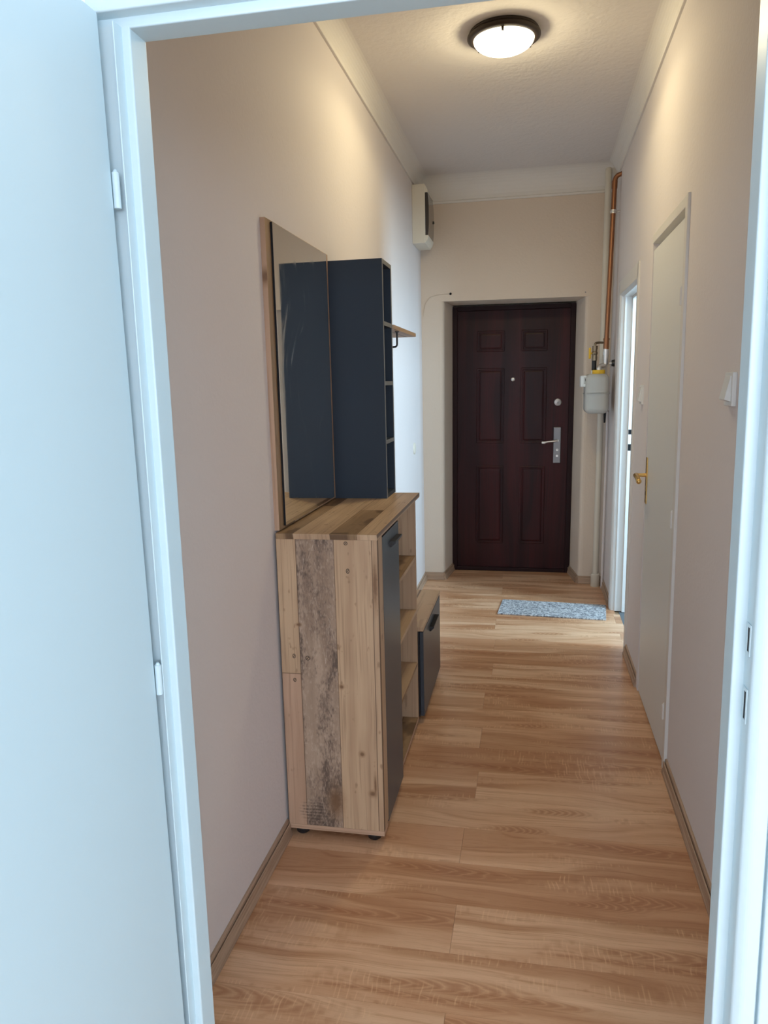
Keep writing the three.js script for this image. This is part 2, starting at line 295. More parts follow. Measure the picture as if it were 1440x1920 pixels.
// walls
struct(obj('wall_left', bx(XL - 0.15, XL, 0, 3.0, -5.95, ZN1), M.wall), 'cream plastered wall on the left of the hallway');
{ // right wall with its two door openings; shape drawn in (-z, y)
  const s = new THREE.Shape([[1.035, -0.02], [2.835, -0.02], [2.835, 2.06], [3.60, 2.06], [3.60, -0.02], [4.115, -0.02], [4.115, 2.03], [4.90, 2.03], [4.90, -0.02], [5.95, -0.02], [5.95, 3.0], [5.1, 3.0], [2.9, 3.0], [1.035, 3.0]].map((p) => new THREE.Vector2(...p)));
  const g = ext(s, 0.12); g.rotateY(Math.PI / 2); const w = struct(obj('wall_right', uvBox(twist(g)), M.wall), 'cream plastered wall on the right of the hallway'); w.position.x = XR;
}
{ // back wall with the splayed recess of the entrance door
  const gl = prism([[-1.2, ZB], [-0.646, ZB, 0.03], [-0.612, -5.84], [-0.612, -6.0], [-1.2, -6.0]], 0, 2.04, 0.001), gr = prism([[0.338, ZB, 0.03], [0.9, ZB], [0.9, -6.0], [0.291, -6.0], [0.291, -5.84]], 0, 2.04, 0.001);
  const m = struct(obj('wall_back', [gl, gr, bx(-1.2, 0.9, 2.04, 3.0, -6.0, ZB), bx(-0.7, 0.4, 0, 2.04, -6.1, -5.92)], M.peach), 'peach plastered end wall with the recessed entrance door'); m.rotation.z = -LEAN;
}
const Nw = (x0, x1, y0, y1) => bx(x0, x1, y0, y1, ZN1, ZN0);
struct(obj('wall_near', [Nw(-2.1, -0.60, 0, 2.86), Nw(0.37, 2.5, 0, 2.86), Nw(-0.60, 0.37, 2.035, 2.86)], M.roomWall), 'white partition wall around the near doorway');
// the room in front of the doorway
struct(obj('wall_room_left', bx(-2.2, -2.1, 0, 2.86, -1.1, 4.0), M.roomWall), 'white left wall of the near room');
struct(obj('wall_room_rear', [bx(-2.2, 2.5, 0, 0.85, 4.0, 4.1), bx(-2.2, 2.5, 2.35, 2.86, 4.0, 4.1), bx(-2.2, -1.9, 0.85, 2.35, 4.0, 4.1), bx(-0.6, 0.45, 0.85, 2.35, 4.0, 4.1), bx(2.15, 2.5, 0.85, 2.35, 4.0, 4.1)], M.roomWall), 'white rear wall of the near room');
struct(obj('wall_room_right', [bx(2.4, 2.5, 0, 0.85, -1.1, 4.0), bx(2.4, 2.5, 2.35, 2.86, -1.1, 4.0), bx(2.4, 2.5, 0.85, 2.35, -1.1, -0.8), bx(2.4, 2.5, 0.85, 2.35, 0.6, 4.0)], M.roomWall), 'white window wall of the near room');
struct(obj('ceiling', bx(-2.2, 2.5, CY, CY + 0.12, -1.1, 4.1), M.roomWall), 'white ceiling of the near room');
// the side room
struct(obj('wall_side_back', bx(0.63, 2.2, 0, 2.86, -5.75, -5.6), M.sideWall), 'white back wall of the side room');
struct(obj('wall_side_front', bx(0.63, 2.2, 0, 2.86, -3.0, -2.9), M.sideWall), 'white front wall of the side room');
struct(obj('wall_side_window', [bx(2.1, 2.2, 0, 1.1, -5.75, -2.9), bx(2.1, 2.2, 2.34, 2.86, -5.75, -2.9), bx(2.1, 2.2, 1.1, 2.34, -5.75, -4.29), bx(2.1, 2.2, 1.1, 2.34, -3.91, -2.9)], M.sideWall), 'white window wall of the side room');
struct(obj('ceiling', bx(0.66, 2.2, CY, CY + 0.12, -5.75, -2.9), M.sideWall), 'white ceiling of the side room');
// windows: frame and a pane that shows the sky
function windowUnit(x, y0, z, width, h, turn, color, glow) { // width along the wall, opening outward along local +x
  const w = struct(base('window', [x, y0, z])), f = 0.05, a = -width / 2, b = width / 2; w.rotation.y = turn;
  obj('window_frame', [bx(0, 0.06, 0, f, a, b), bx(0, 0.06, h - f, h, a, b), bx(0, 0.06, f, h - f, a, a + f), bx(0, 0.06, f, h - f, b - f, b), bx(0.01, 0.05, f, h - f, -0.02, 0.02)], M.white, w);
  for (const [p, q] of [[a + f, -0.02], [0.02, b - f]]) obj('pane', bx(0.026, 0.03, f, h - f, p, q), std({ color: 0x222222, roughness: 0.1, emissive: color, emissiveIntensity: glow }), w);
}
used.window = 0;
windowUnit(2.42, 0.85, -0.1, 1.4, 1.5, 0, DAY, 1.2);
windowUnit(1.3, 0.85, 4.02, 1.7, 1.5, -Math.PI / 2, DAY_REAR, 1.2);
windowUnit(-1.25, 0.85, 4.02, 1.3, 1.5, -Math.PI / 2, DAY_REAR, 1.2);
windowUnit(2.12, 1.1, -4.1, 0.38, 1.24, 0, DAY_SIDE, 1.5);
// hallway ceiling and its plaster cove with a thin picture rail
struct(obj('ceiling', bx(-0.95, 0.66, CY, CY + 0.12, -6.05, ZN1), M.ceiling), 'pale rough plaster ceiling of the hallway');
const covePts = (r, h) => { const p = [[-0.03, 0], [0.011, 0, 0.003], [0.011, 0.014, 0.004], [0.004, 0.018]]; for (let i = 1; i <= 9; i++) { const a = Math.PI / 2 * i / 9; p.push([0.004 + r * (1 - Math.cos(a)), 0.018 + (h - 0.018) * Math.sin(a)]); } p.push([0.004 + r, h + 0.03], [-0.03, h + 0.03]); return p; };
struct(obj('trim', uvBox(run(covePts(0.065, 0.09), 0, [XL, -5.6, 2.77], [1, 0], 4.52)), M.cove), 'white cove and picture rail along the left wall');
struct(obj('trim', uvBox(twist(run(covePts(0.06, 0.09), 0, [XR + 0.001, -1.08, 2.77], [-1, 0], 4.52))), M.cove), 'white cove and picture rail along the right wall');
struct(obj('trim', uvBox(run(covePts(0.15, 0.155), 0, [0.62, ZB, 2.705], [0, 1], 1.5).translate(0, 0, 0)), M.cove), 'white cove above the end wall');

// skirting
const skirtPts = [[0, 0], [0.019, 0, 0.002], [0.019, 0.012, 0.004], [0.0145, 0.022, 0.004], [0.0145, 0.045, 0.002], [0.0105, 0.046, 0.001], [0.0098, 0.037], [0.0080, 0.037], [0.0075, 0.057, 0.002], [0, 0.057]];
function skirt(name, start, n, len, label) {
  const g = ext(roundShape(skirtPts, 0), len); const p = g.attributes.position, uv = g.attributes.uv;
  for (let i = 0; i < p.count; i++) uv.setXY(i, p.getZ(i) * 1.2, (p.getY(i) + p.getX(i)) * 6);
  const N = new THREE.Vector3(n[0], 0, n[1]).normalize(), d = N.clone().cross(new THREE.Vector3(0, 1, 0));
  g.applyMatrix4(new THREE.Matrix4().makeBasis(N, new THREE.Vector3(0, 1, 0), d).setPosition(0, 0, 0));
  const m = struct(obj(name, g, M.skirt), label); m.position.set(start[0], 0, start[1]); return m;
}
skirt('baseboard_left', [XL, -2.185], [1, 0], 1.09, 'oak skirting along the left wall in front of the cabinet');
skirt('baseboard_left', [XL, -5.52], [1, 0], 1.83, 'oak skirting along the left wall beyond the low cabinet');
skirt('baseboard_right', [XR, -1.10], [-1, 0], 1.69, 'oak skirting along the right wall near the doorway');
skirt('baseboard_right', [XR, -3.61], [-1, 0], 0.455, 'short oak skirting between the two right-hand doors');
skirt('baseboard_right', [XR, -4.965], [-1, 0], 0.555, 'oak skirting beside the pipes');
skirt('baseboard_back', [-0.646, ZB], [0, 1], 0.144, 'oak skirting left of the entrance recess');
skirt('baseboard_back', [XR, ZB], [0, 1], 0.174, 'oak skirting right of the entrance recess');
skirt('baseboard_back', [-0.612, -5.838], [0.318, 0.034], 0.32, 'oak skirting inside the left reveal of the entrance recess');
skirt('baseboard_back', [0.338, -5.522], [-0.318, 0.047], 0.32, 'oak skirting inside the right reveal of the entrance recess');

// ------------------------------------------------------------------ near doorway: frame, open leaf
used.door = 0;
const door1 = struct(base('door', [-0.5668, 0, -1.03]), 'white painted door standing open in the near doorway');
{
  const X = 0.5668, Z = 1.03, T = (g) => g.translate(X, 0, Z);
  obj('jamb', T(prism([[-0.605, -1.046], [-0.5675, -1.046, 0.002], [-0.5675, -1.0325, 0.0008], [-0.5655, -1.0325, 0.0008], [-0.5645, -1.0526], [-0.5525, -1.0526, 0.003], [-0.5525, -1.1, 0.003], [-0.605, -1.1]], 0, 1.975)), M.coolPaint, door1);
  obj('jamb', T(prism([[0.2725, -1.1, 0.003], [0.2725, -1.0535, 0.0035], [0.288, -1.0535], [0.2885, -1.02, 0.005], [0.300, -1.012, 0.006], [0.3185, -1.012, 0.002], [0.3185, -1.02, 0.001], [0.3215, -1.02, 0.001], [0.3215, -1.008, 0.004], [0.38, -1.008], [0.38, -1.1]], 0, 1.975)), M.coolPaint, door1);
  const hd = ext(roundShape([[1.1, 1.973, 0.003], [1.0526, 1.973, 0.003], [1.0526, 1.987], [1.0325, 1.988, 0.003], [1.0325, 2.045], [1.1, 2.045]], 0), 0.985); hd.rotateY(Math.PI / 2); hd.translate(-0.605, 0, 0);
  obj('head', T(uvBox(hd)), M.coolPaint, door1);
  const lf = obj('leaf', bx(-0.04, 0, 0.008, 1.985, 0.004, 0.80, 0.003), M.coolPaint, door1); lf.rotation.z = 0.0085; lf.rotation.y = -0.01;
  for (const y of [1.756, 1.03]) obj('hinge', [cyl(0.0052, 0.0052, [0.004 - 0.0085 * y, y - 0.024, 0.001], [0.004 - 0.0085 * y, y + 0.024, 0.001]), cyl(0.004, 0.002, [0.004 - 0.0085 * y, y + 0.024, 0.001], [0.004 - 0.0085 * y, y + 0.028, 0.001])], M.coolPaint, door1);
  for (const [y0, y1] of [[1.108, 1.152], [1.012, 1.062]]) {
    const p = ext((() => { const s = roundShape([[0, 0], [0.02, 0], [0.02, y1 - y0], [0, y1 - y0]], 0.002); const h = new THREE.Path([[0.006, 0.005], [0.016, 0.005], [0.016, y1 - y0 - 0.005], [0.006, y1 - y0 - 0.005]].map((q) => new THREE.Vector2(...q))); s.holes.push(h); return s; })(), 0.0014);
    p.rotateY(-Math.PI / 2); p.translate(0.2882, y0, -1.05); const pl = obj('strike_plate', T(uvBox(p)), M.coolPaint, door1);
    obj('lock_hole', T(bx(0.2876, 0.2882, y0 + 0.005, y1 - 0.005, -1.044, -1.034)), M.hole, pl);
  }
}

// ------------------------------------------------------------------ closed flush door on the right wall
const door2 = lean(struct(base('door', [0, 0, -3.2]), 'pale flush door closed in the right wall with a brass lever'));
{
  const Z = 3.2, T = (g) => g.translate(0, 0, Z);
  obj('jamb', T(bx(-0.012, 0.10, 0, 2.085, -2.838, -2.795, 0.003)), M.cream, door2);
  obj('jamb', T(bx(-0.008, 0.10, 0, 2.085, -3.61, -3.566, 0.003)), M.wall, door2);
  obj('head', T(bx(-0.010, 0.10, 2.046, 2.085, -3.566, -2.838, 0.003)), M.cream, door2);
  obj('stop', T(bx(0.022, 0.10, 2.012, 2.046, -3.566, -2.838)), M.cream, door2);
  const leafM = obj('leaf', T(bx(-0.004, 0.036, 0.008, 2.018, -3.563, -2.842, 0.002)), M.leaf, door2);
  for (const y of [1.752, 0.965, 0.225]) obj('hinge', T(new THREE.BufferGeometry().copy(mergeGeometries([cyl(0.007, 0.007, [-0.011, y - 0.03, -2.840], [-0.011, y + 0.03, -2.840]), cyl(0.0055, 0.003, [-0.011, y + 0.03, -2.84], [-0.011, y + 0.036, -2.84])]))), M.cream, leafM);
  const hp = obj('handle_plate', T(bx(-0.0085, -0.004, 0.915, 1.125, -3.545, -3.508, 0.004, 2)), M.brass, leafM);
  hp.userData.label = 'brass handle plate';
  obj('lever', T(mergeGeometries([cyl(0.008, 0.008, [-0.006, 1.045, -3.527], [-0.05, 1.045, -3.527]), bent([[-0.048, 1.045, -3.527], [-0.056, 1.046, -3.515], [-0.054, 1.042, -3.46], [-0.053, 1.03, -3.42]], 0.0105, 0.008, 24, 10), new THREE.SphereGeometry(0.0118, 12, 10).toNonIndexed().translate(-0.053, 1.03, -3.42)])), M.brass, leafM);
  obj('keyhole', T(bx(-0.0092, -0.0084, 0.955, 0.972, -3.529, -3.524)), M.hole, leafM);
}
// ------------------------------------------------------------------ open doorway of the side room: frame only
const door3 = lean(struct(base('door', [0, 0, -4.5]), 'white door frame of the open doorway on the right'));
{
  const Z = 4.5, T = (g) => g.translate(0, 0, Z);
  obj('jamb', T(prism([[-0.012, -4.955, 0.003], [-0.012, -4.885, 0.003], [-0.002, -4.870, 0.003], [0.012, -4.87, 0.002], [0.018, -4.858, 0.003], [0.06, -4.858], [0.06, -4.84, 0.002], [0.15, -4.84], [0.15, -4.955]], 0, 2.05)), M.gloss, door3);
  obj('jamb', T(prism([[-0.012, -4.105], [-0.012, -4.06, 0.003], [0.15, -4.06], [0.15, -4.145], [0.06, -4.145], [0.06, -4.12], [0.0, -4.12, 0.004]], 0, 2.05)), M.cream, door3);
  const hd = ext(roundShape([[-0.012, 1.972, 0.003], [-0.012, 2.05, 0.003], [0.15, 2.05], [0.15, 1.945], [0.06, 1.945], [0.06, 1.96], [0.01, 1.96]], 0), 0.845); hd.translate(0, 0, -4.92);
  obj('head', T(uvBox(hd)), M.cream, door3);
  for (const [y0, y1] of [[1.135, 1.165], [1.035, 1.075]]) obj('lock_hole', T(bx(0.062, 0.082, y0, y1, -4.841, -4.8395)), M.hole, door3);
}
// ------------------------------------------------------------------ steel entrance door
const door4 = struct(base('door', [-0.163, 0, -5.8]), 'dark mahogany six-panel steel entrance door'); door4.rotation.z = -LEAN;
{
  const Z = 5.8, T = (g) => g.translate(0.163, 0, Z);
  obj('door_frame', [T(bx(-0.612, -0.576, 0, 2.03, -5.905, -5.822, 0.003)), T(bx(0.254, 0.291, 0, 2.03, -5.905, -5.822, 0.003)), T(bx(-0.576, 0.254, 1.996, 2.03, -5.905, -5.822, 0.003)), T(bx(-0.576, 0.254, 0.0, 0.03, -5.905, -5.824, 0.003))], M.mahoganyDark, door4);
  const g = bx(-0.577, 0.255, 0.03, 1.996, -5.89, -5.838, 0.002), p = g.attributes.position, uv = g.attributes.uv; for (let i = 0; i < p.count; i++) uv.setXY(i, (p.getX(i) + 0.577) / 0.832, p.getY(i) / 2);
  const lf = obj('leaf', T(g), M.mahogany, door4);
  for (const [x0, x1] of [[-0.430, -0.222], [-0.10, 0.092]]) for (const [y0, y1] of [[0.222, 0.832], [1.005, 1.572], [1.693, 1.848]]) {
    // embossed panel: raised ring, sunk channel, raised field
    const ring = (a, d, z0, z1) => { const s = roundShape([[x0 + a, y0 + a], [x1 - a, y0 + a], [x1 - a, y1 - a], [x0 + a, y1 - a]], 0.006); s.holes.push(roundShape([[x0 + d, y0 + d], [x0 + d, y1 - d], [x1 - d, y1 - d], [x1 - d, y0 + d]], 0.004)); return ext(s, z1 - z0, { bevelEnabled: true, bevelThickness: 0.004, bevelSize: 0.004, bevelSegments: 2 }).translate(0, 0, z0); };
    const fld = ext(roundShape([[x0 + 0.034, y0 + 0.034], [x1 - 0.034, y0 + 0.034], [x1 - 0.034, y1 - 0.034], [x0 + 0.034, y1 - 0.034]], 0.004), 0.001, { bevelEnabled: true, bevelThickness: 0.0045, bevelSize: 0.012, bevelSegments: 2 }).translate(0, 0, -5.839);
    const m = mergeGeometries([ring(0.004, 0.012, -5.839, -5.837), fld]); const q = m.attributes.position, w = m.attributes.uv; for (let i = 0; i < q.count; i++) w.setXY(i, (q.getX(i) + 0.577) / 0.832, q.getY(i) / 2);
    obj('panel', T(m), M.mahogany, lf);
  }
  obj('peephole', T(lathe([[0, 0.006], [0.006, 0.006], [0.008, 0.004], [0.0135, 0.003], [0.0145, 0]], 24).rotateX(Math.PI / 2).translate(-0.158, 1.487, -5.838)), M.chrome, lf);
  const lk = obj('lock_rosette', T(lathe([[0, 0.009], [0.012, 0.009], [0.0125, 0.007], [0.024, 0.008], [0.028, 0.005], [0.0285, 0]], 28).rotateX(Math.PI / 2).translate(0.176, 1.312, -5.838)), M.rosette, lf);
  obj('keyhole', T(bx(0.174, 0.178, 1.303, 1.318, -5.8295, -5.828)), M.hole, lk);
  const hp = obj('handle_plate', T(bx(0.149, 0.205, 0.855, 1.128, -5.838, -5.826, 0.005, 2)), M.steel, lf);
  obj('lever', T(mergeGeometries([cyl(0.010, 0.009, [0.178, 1.028, -5.826], [0.178, 1.028, -5.78]), bent([[0.178, 1.028, -5.782], [0.172, 1.027, -5.778], [0.11, 1.021, -5.777], [0.072, 1.015, -5.782]], 0.008, 0.006, 24, 10), bx(0.062, 0.092, 1.005, 1.024, -5.792, -5.774, 0.005, 2)])), M.chrome, hp);
  obj('lock_cylinder', T(cyl(0.009, 0.009, [0.178, 0.956, -5.826], [0.178, 0.956, -5.822])), M.chrome, hp);
  obj('lock_cylinder', T(cyl(0.009, 0.009, [0.178, 0.91, -5.826], [0.178, 0.91, -5.822])), M.chrome, hp);
  obj('keyhole', T(bx(0.1765, 0.1795, 0.955, 0.963, -5.8222, -5.8214)), M.hole, hp);
}

// ------------------------------------------------------------------ tall hallway cabinet
const cab = base('hallway_cabinet', [-0.62, 0, -2.62]);
tag(cab, 'tall reclaimed-wood hallway cabinet with a grey door and open shelves', 'cabinet');
{
  const T = (g) => g.translate(0.62, 0, 2.62);
  const put = (n, g, m, par = cab) => obj(n, T(g), m, par);
  const x0 = -0.781, x1 = -0.458, xs = -0.476, zn = -2.184, zf = -3.067;
  const sp = bx(x0, x1, 0.045, 1.0105, zn - 0.016, zn, 0.0006); { const p = sp.attributes.position, uv = sp.attributes.uv; for (let i = 0; i < p.count; i++) uv.setXY(i, (p.getX(i) - x0) / W1, (p.getY(i) - 0.045) / H1); }
  put('side_panel', sp, M.side);
  put('side_panel', uvBoard(bx(x0, xs, 0.038, 1.0105, zf, zf + 0.016, 0.0006), 'y', 0.2), M.board);
  put('front_stile', uvBoard(bx(-0.49, x1, 0.045, 1.0105, zn - 0.074, zn - 0.0165, 0.0006), 'y', 0.05, 0.3), M.pale);
  put('divider', uvBoard(bx(x0, xs, 0.044, 1.0105, -2.572, -2.556, 0.0006), 'y', 0.1), M.board);
  const tb = bx(x0, x1, 1.0105, 1.028, zf, zn, 0.0008); { const p = tb.attributes.position, uv = tb.attributes.uv; for (let i = 0; i < p.count; i++) { const Y = p.getY(i) < 1.02 ? 0.006 : 0; uv.setXY(i, (p.getX(i) - x0) / W1 - Y, (zn - p.getZ(i)) / 0.883 + Y); } }
  // v runs away from the viewer
  put('top_board', tb, M.top);
  put('bottom_board', uvBoard(bx(x0, x1, 0.028, 0.0445, zn - 0.06, zn, 0.0006), 'x', 0.3), M.board);
  put('bottom_board', uvBoard(bx(x0, xs, 0.022, 0.038, zf, zn - 0.06, 0.0006), 'z', 0.3), M.board);
  put('back_panel', uvBoard(bx(x0, x0 + 0.004, 0.04, 1.01, zf + 0.016, zn - 0.016), 'y'), M.board);
  for (const [y, o] of [[0.763, 0.35], [0.5275, 0.02], [0.2915, 0.6]]) put('shelf', uvBoard(bx(x0 + 0.004, xs, y - 0.016, y, zf + 0.016, -2.572, 0.0006), 'z', o, y), M.board);
  const d = put('door', bx(-0.474, x1, 0.034, 1.004, -2.5535, -2.262, 0.001), M.front);
  put('handle', uvBox(ext(roundShape([[-0.458, 0.9655], [-0.4385, 0.9655, 0.001], [-0.4385, 0.9585, 0.001], [-0.4535, 0.945, 0.001], [-0.458, 0.945]], 0), 0.124).translate(0, 0, -2.512)), M.black, d);
  for (const [x, z] of [[-0.742, -2.213], [-0.497, -2.213], [-0.737, -3.02], [-0.503, -3.02]]) put('foot', lathe([[0, 0], [0.0195, 0], [0.022, 0.003], [0.0225, 0.012], [0.026, 0.016], [0.026, 0.0225], [0, 0.0225]], 20).translate(x, z < -2.3 ? -0.0003 : 0.005, z).scale(1, z < -2.3 ? 1 : 1.01, 1), M.black);
}
// ------------------------------------------------------------------ low bench cabinet
const low = base('shoe_bench', [-0.62, 0, -3.38]);
tag(low, 'low grey-fronted bench cabinet with a pale wooden top beyond the tall cabinet', 'cabinet');
{
  const put = (n, g, m, par = low) => obj(n, g.translate(0.62, 0, 3.38), m, par);
  const x0 = -0.781, xf = -0.453, za = -3.08, zb = -3.68;
  put('top_board', uvBoard(bx(x0, xf, 0.42, 0.437, zb, za, 0.0008), 'z', 0.05, 0.2), M.pale);
  put('side_panel', bx(x0, xf - 0.018, 0.028, 0.42, za - 0.016, za, 0.0006), M.black);
  put('side_panel', uvBoard(bx(x0, xf - 0.018, 0.028, 0.42, zb, zb + 0.016, 0.0006), 'y'), M.pale);
  put('bottom_board', bx(x0, xf - 0.018, 0.028, 0.044, zb + 0.016, za - 0.016), M.anthracite);
  put('back_panel', bx(x0, x0 + 0.004, 0.044, 0.42, zb + 0.016, za - 0.016), M.anthracite);
  const d = put('door', bx(xf - 0.0165, xf, 0.032, 0.416, zb + 0.012, za - 0.002, 0.001), M.front);
  put('handle', uvBox(ext(roundShape([[xf, 0.3755], [xf + 0.020, 0.3755, 0.001], [xf + 0.020, 0.3685, 0.001], [xf + 0.005, 0.353, 0.001], [xf, 0.353]], 0), 0.19).translate(0, 0, -3.475)), M.black, d);
  for (const [x, z] of [[-0.737, -3.12], [-0.51, -3.12], [-0.737, -3.64], [-0.51, -3.64]]) put('foot', lathe([[0, 0], [0.0195, 0], [0.022, 0.003], [0.0225, 0.018], [0.026, 0.022], [0.026, 0.028], [0, 0.028]], 20).translate(x, 0, z), M.black);
}
// ------------------------------------------------------------------ mirror on a wooden wall panel
const mir = base('wall_mirror', [XL, 1.032, -2.55]);
tag(mir, 'tall rectangular mirror on a reclaimed-wood wall panel above the cabinet', 'mirror');
{
  const put = (n, g, m) => obj(n, g.translate(-XL, -1.032, 2.55), m, mir);
  put('wall_panel', uvBoard(bx(XL, -0.774, 1.032, 1.968, -2.9, -2.205, 0.0006), 'y', 0.12), M.board);
  const gl = bx(-0.7674, -0.7668, 1.0414, 1.9621, -2.8556, -2.2504); put('mirror_glass', gl, M.mirror);
  put('glass_edge', bx(-0.774, -0.7674, 1.041, 1.9625, -2.856, -2.25), M.hole);
}
// ------------------------------------------------------------------ dark shelf tower on the cabinet
const tower = base('shelf_tower', [-0.675, 1.028, -3.0]);
tag(tower, 'narrow dark grey open shelf tower standing on the tall cabinet', 'shelf');
{
  const put = (n, g, m, par = tower) => obj(n, g.translate(0.675, -1.028, 3.0), m, par);
  const x0 = -0.788, xf = -0.564, za = -2.903, zb = -3.093, y0 = 1.028, y1 = 1.946, t = 0.016;
  const band = (par, ya, yb, z0, z1) => put('edge_band', bx(xf, xf + 0.0007, ya, yb, z0, z1), M.anthraciteEdge, par);
  band(put('side_panel', bx(x0, xf, y0, y1, za - t, za), M.anthracite), y0, y1, za - t, za);
  band(put('side_panel', bx(x0, xf, y0, y1, zb, zb + t), M.anthracite), y0, y1, zb, zb + t);
  band(put('top_board', bx(x0, xf, y1 - t, y1, zb + t, za - t), M.anthracite), y1 - t, y1, zb + t, za - t);
  put('bottom_board', bx(x0, xf, y0, y0 + t, zb + t, za - t, 0.0006), M.anthracite);
  put('back_panel', bx(x0, x0 + 0.004, y0 + t, y1 - t, zb + t, za - t), M.anthracite);
  for (const y of [1.716, 1.488, 1.259]) band(put('shelf', bx(x0 + 0.004, xf, y - t, y, zb + t, za - t), M.anthracite), y - t, y, zb + t, za - t);
}
// ------------------------------------------------------------------ coat rack board with rail
const rack = base('coat_rack', [XL, 1.69, -3.38]);
tag(rack, 'wooden coat rack board with a black metal rail beside the dark shelf tower', 'coat rack');
{
  const put = (n, g, m, par = rack) => obj(n, g.translate(-XL, -1.69, 3.38), m, par);
  put('rack_board', uvBoard(bx(XL, -0.556, 1.697, 1.714, -3.685, -3.0945, 0.0008), 'z', 0.1, 0.3), M.pale);
  put('coat_rail', mergeGeometries([bent([[-0.572, 1.697, -3.25], [-0.572, 1.632, -3.25], [-0.755, 1.632, -3.25], [-0.755, 1.697, -3.25]], 0.0042, 0.014, 60, 10), cyl(0.009, 0.009, [-0.572, 1.697, -3.25], [-0.572, 1.693, -3.25]), cyl(0.009, 0.009, [-0.755, 1.697, -3.25], [-0.755, 1.693, -3.25])]), M.black);
}
// ------------------------------------------------------------------ ceiling lamp
const lamp = base('ceiling_lamp', [-0.127, CY, -3.335]);
tag(lamp, 'round flush ceiling lamp with a dark bronze rim and a lit white glass dome', 'ceiling lamp');
obj('lamp_base', lathe([[0, 0], [0.136, 0], [0.139, -0.004], [0.139, -0.016], [0, -0.016]], 48), M.bronze, lamp);
obj('rim', lathe([[0.105, -0.012], [0.138, -0.011], [0.146, -0.017], [0.1465, -0.023], [0.137, -0.030], [0.125, -0.034], [0.119, -0.030], [0.105, -0.024], [0.105, -0.012]], 64), M.bronze, lamp);
{
  const pts = []; for (let i = 0; i <= 16; i++) { const a = Math.PI / 2 * i / 16; pts.push([0.1215 * Math.cos(a), -0.030 - 0.050 * Math.sin(a)]); }
  pts[16][0] = 0.0001;
  obj('glass_shade', lathe(pts, 56), std({ color: 0xf4efe4, roughness: 0.35, emissive: new THREE.Color(1.0, 0.93, 0.74), emissiveIntensity: 1.9 }), lamp);
}
for (const a of [-1.571, 0.524, 2.618]) obj('clip', [bx(0.112, 0.126, -0.040, -0.028, -0.005, 0.005, 0.002).rotateY(a), cyl(0.0045, 0.0045, [0.119 * Math.cos(a), -0.040, -0.119 * Math.sin(a)], [0.119 * Math.cos(a), -0.0455, -0.119 * Math.sin(a)], 10)], M.bronze, lamp);
lampLight.position.set(-0.127, CY - 0.044, -3.335);

// ------------------------------------------------------------------ fuse box in the corner
const fuse = base('fuse_box', [XL, 2.386, -5.29]);
tag(fuse, 'white fuse box with a tall dark window, high on the left wall', 'fuse box');
{
  const put = (n, g, m, par = fuse) => obj(n, g.translate(-XL, -2.386, 5.29), m, par);
  put('housing', bx(XL, -0.704, 2.386, 2.756, -5.43, -5.15, 0.004, 2), M.ivory);
  const lip = (ya, yb, top) => { const s = roundShape(top ? [[-0.705, ya], [-0.683, ya, 0.004], [-0.690, ya + (yb - ya) * 0.5, 0.02], [-0.705, yb]] : [[-0.705, ya], [-0.690, ya + (yb - ya) * 0.4, 0.02], [-0.683, yb, 0.004], [-0.705, yb]]); return ext(s, 0.272).translate(0, 0, -5.426); };
  put('cover_lip', uvBox(lip(2.704, 2.752, true)), M.ivory);
  put('cover_lip', uvBox(lip(2.39, 2.436, false)), M.ivory);
  const w = put('window', ext(roundShape([[-0.705, 2.436], [-0.686, 2.436, 0.01], [-0.680, 2.50, 0.06], [-0.680, 2.64, 0.06], [-0.686, 2.704, 0.01], [-0.705, 2.704]]), 0.262).translate(0, 0, -5.421), M.smoked);
  put('latch', bx(-0.682, -0.674, 2.55, 2.566, -5.405, -5.385, 0.002), M.black, w);
}
// ------------------------------------------------------------------ gas meter and pipes in the far right corner
const meter = base('gas_meter', [0.41, 1.25, -5.2]);
tag(meter, 'grey gas meter with a yellow collar hanging on the right beside the entrance door', 'gas meter');
{
  const put = (n, g, m, par = meter) => obj(n, g.translate(-0.41, -1.25, 5.2), m, par);
  const body = (y0, y1, rt, rb) => { // rounded plan, rounded front lower edge
    const g = new RoundedBoxGeometry(0.150, y1 - y0, 0.22, 6, 0.034); g.translate(0.410, (y0 + y1) / 2, -5.2); return g.toNonIndexed(); };
  put('upper_shell', body(1.345, 1.508), M.meter);
  put('lower_shell', body(1.252, 1.42), M.meter);
  put('seam', ext(roundShape([[0.331, 5.086], [0.489, 5.086], [0.489, 5.314], [0.331, 5.314]], 0.038), 0.006, { curveSegments: 8 }).rotateX(-Math.PI / 2).translate(0, 1.378, 0), M.meter);
  const c = put('counter_box', bx(0.306, 0.352, 1.425, 1.498, -5.235, -5.115, 0.007, 2), M.white);
  put('counter_window', bx(0.326, 0.344, 1.444, 1.488, -5.1152, -5.1138, 0.0005), M.meter, c);
  put('counter_display', bx(0.334, 0.3385, 1.462, 1.480, -5.1138, -5.1128), M.hole, c);
  put('collar', lathe([[0.03, 0], [0.041, 0], [0.041, 0.028], [0.03, 0.028]], 32).translate(0.422, 1.505, -5.17), M.yellow);
  put('label_strip', bx(0.374, 0.381, 1.505, 1.531, -5.175, -5.160, 0.001), M.white);
}
const copper = base('copper_pipe', [0.47, 1.66, -5.2]);
tag(copper, 'bare copper gas pipe rising beside the white riser and bending into the right wall', 'pipe');
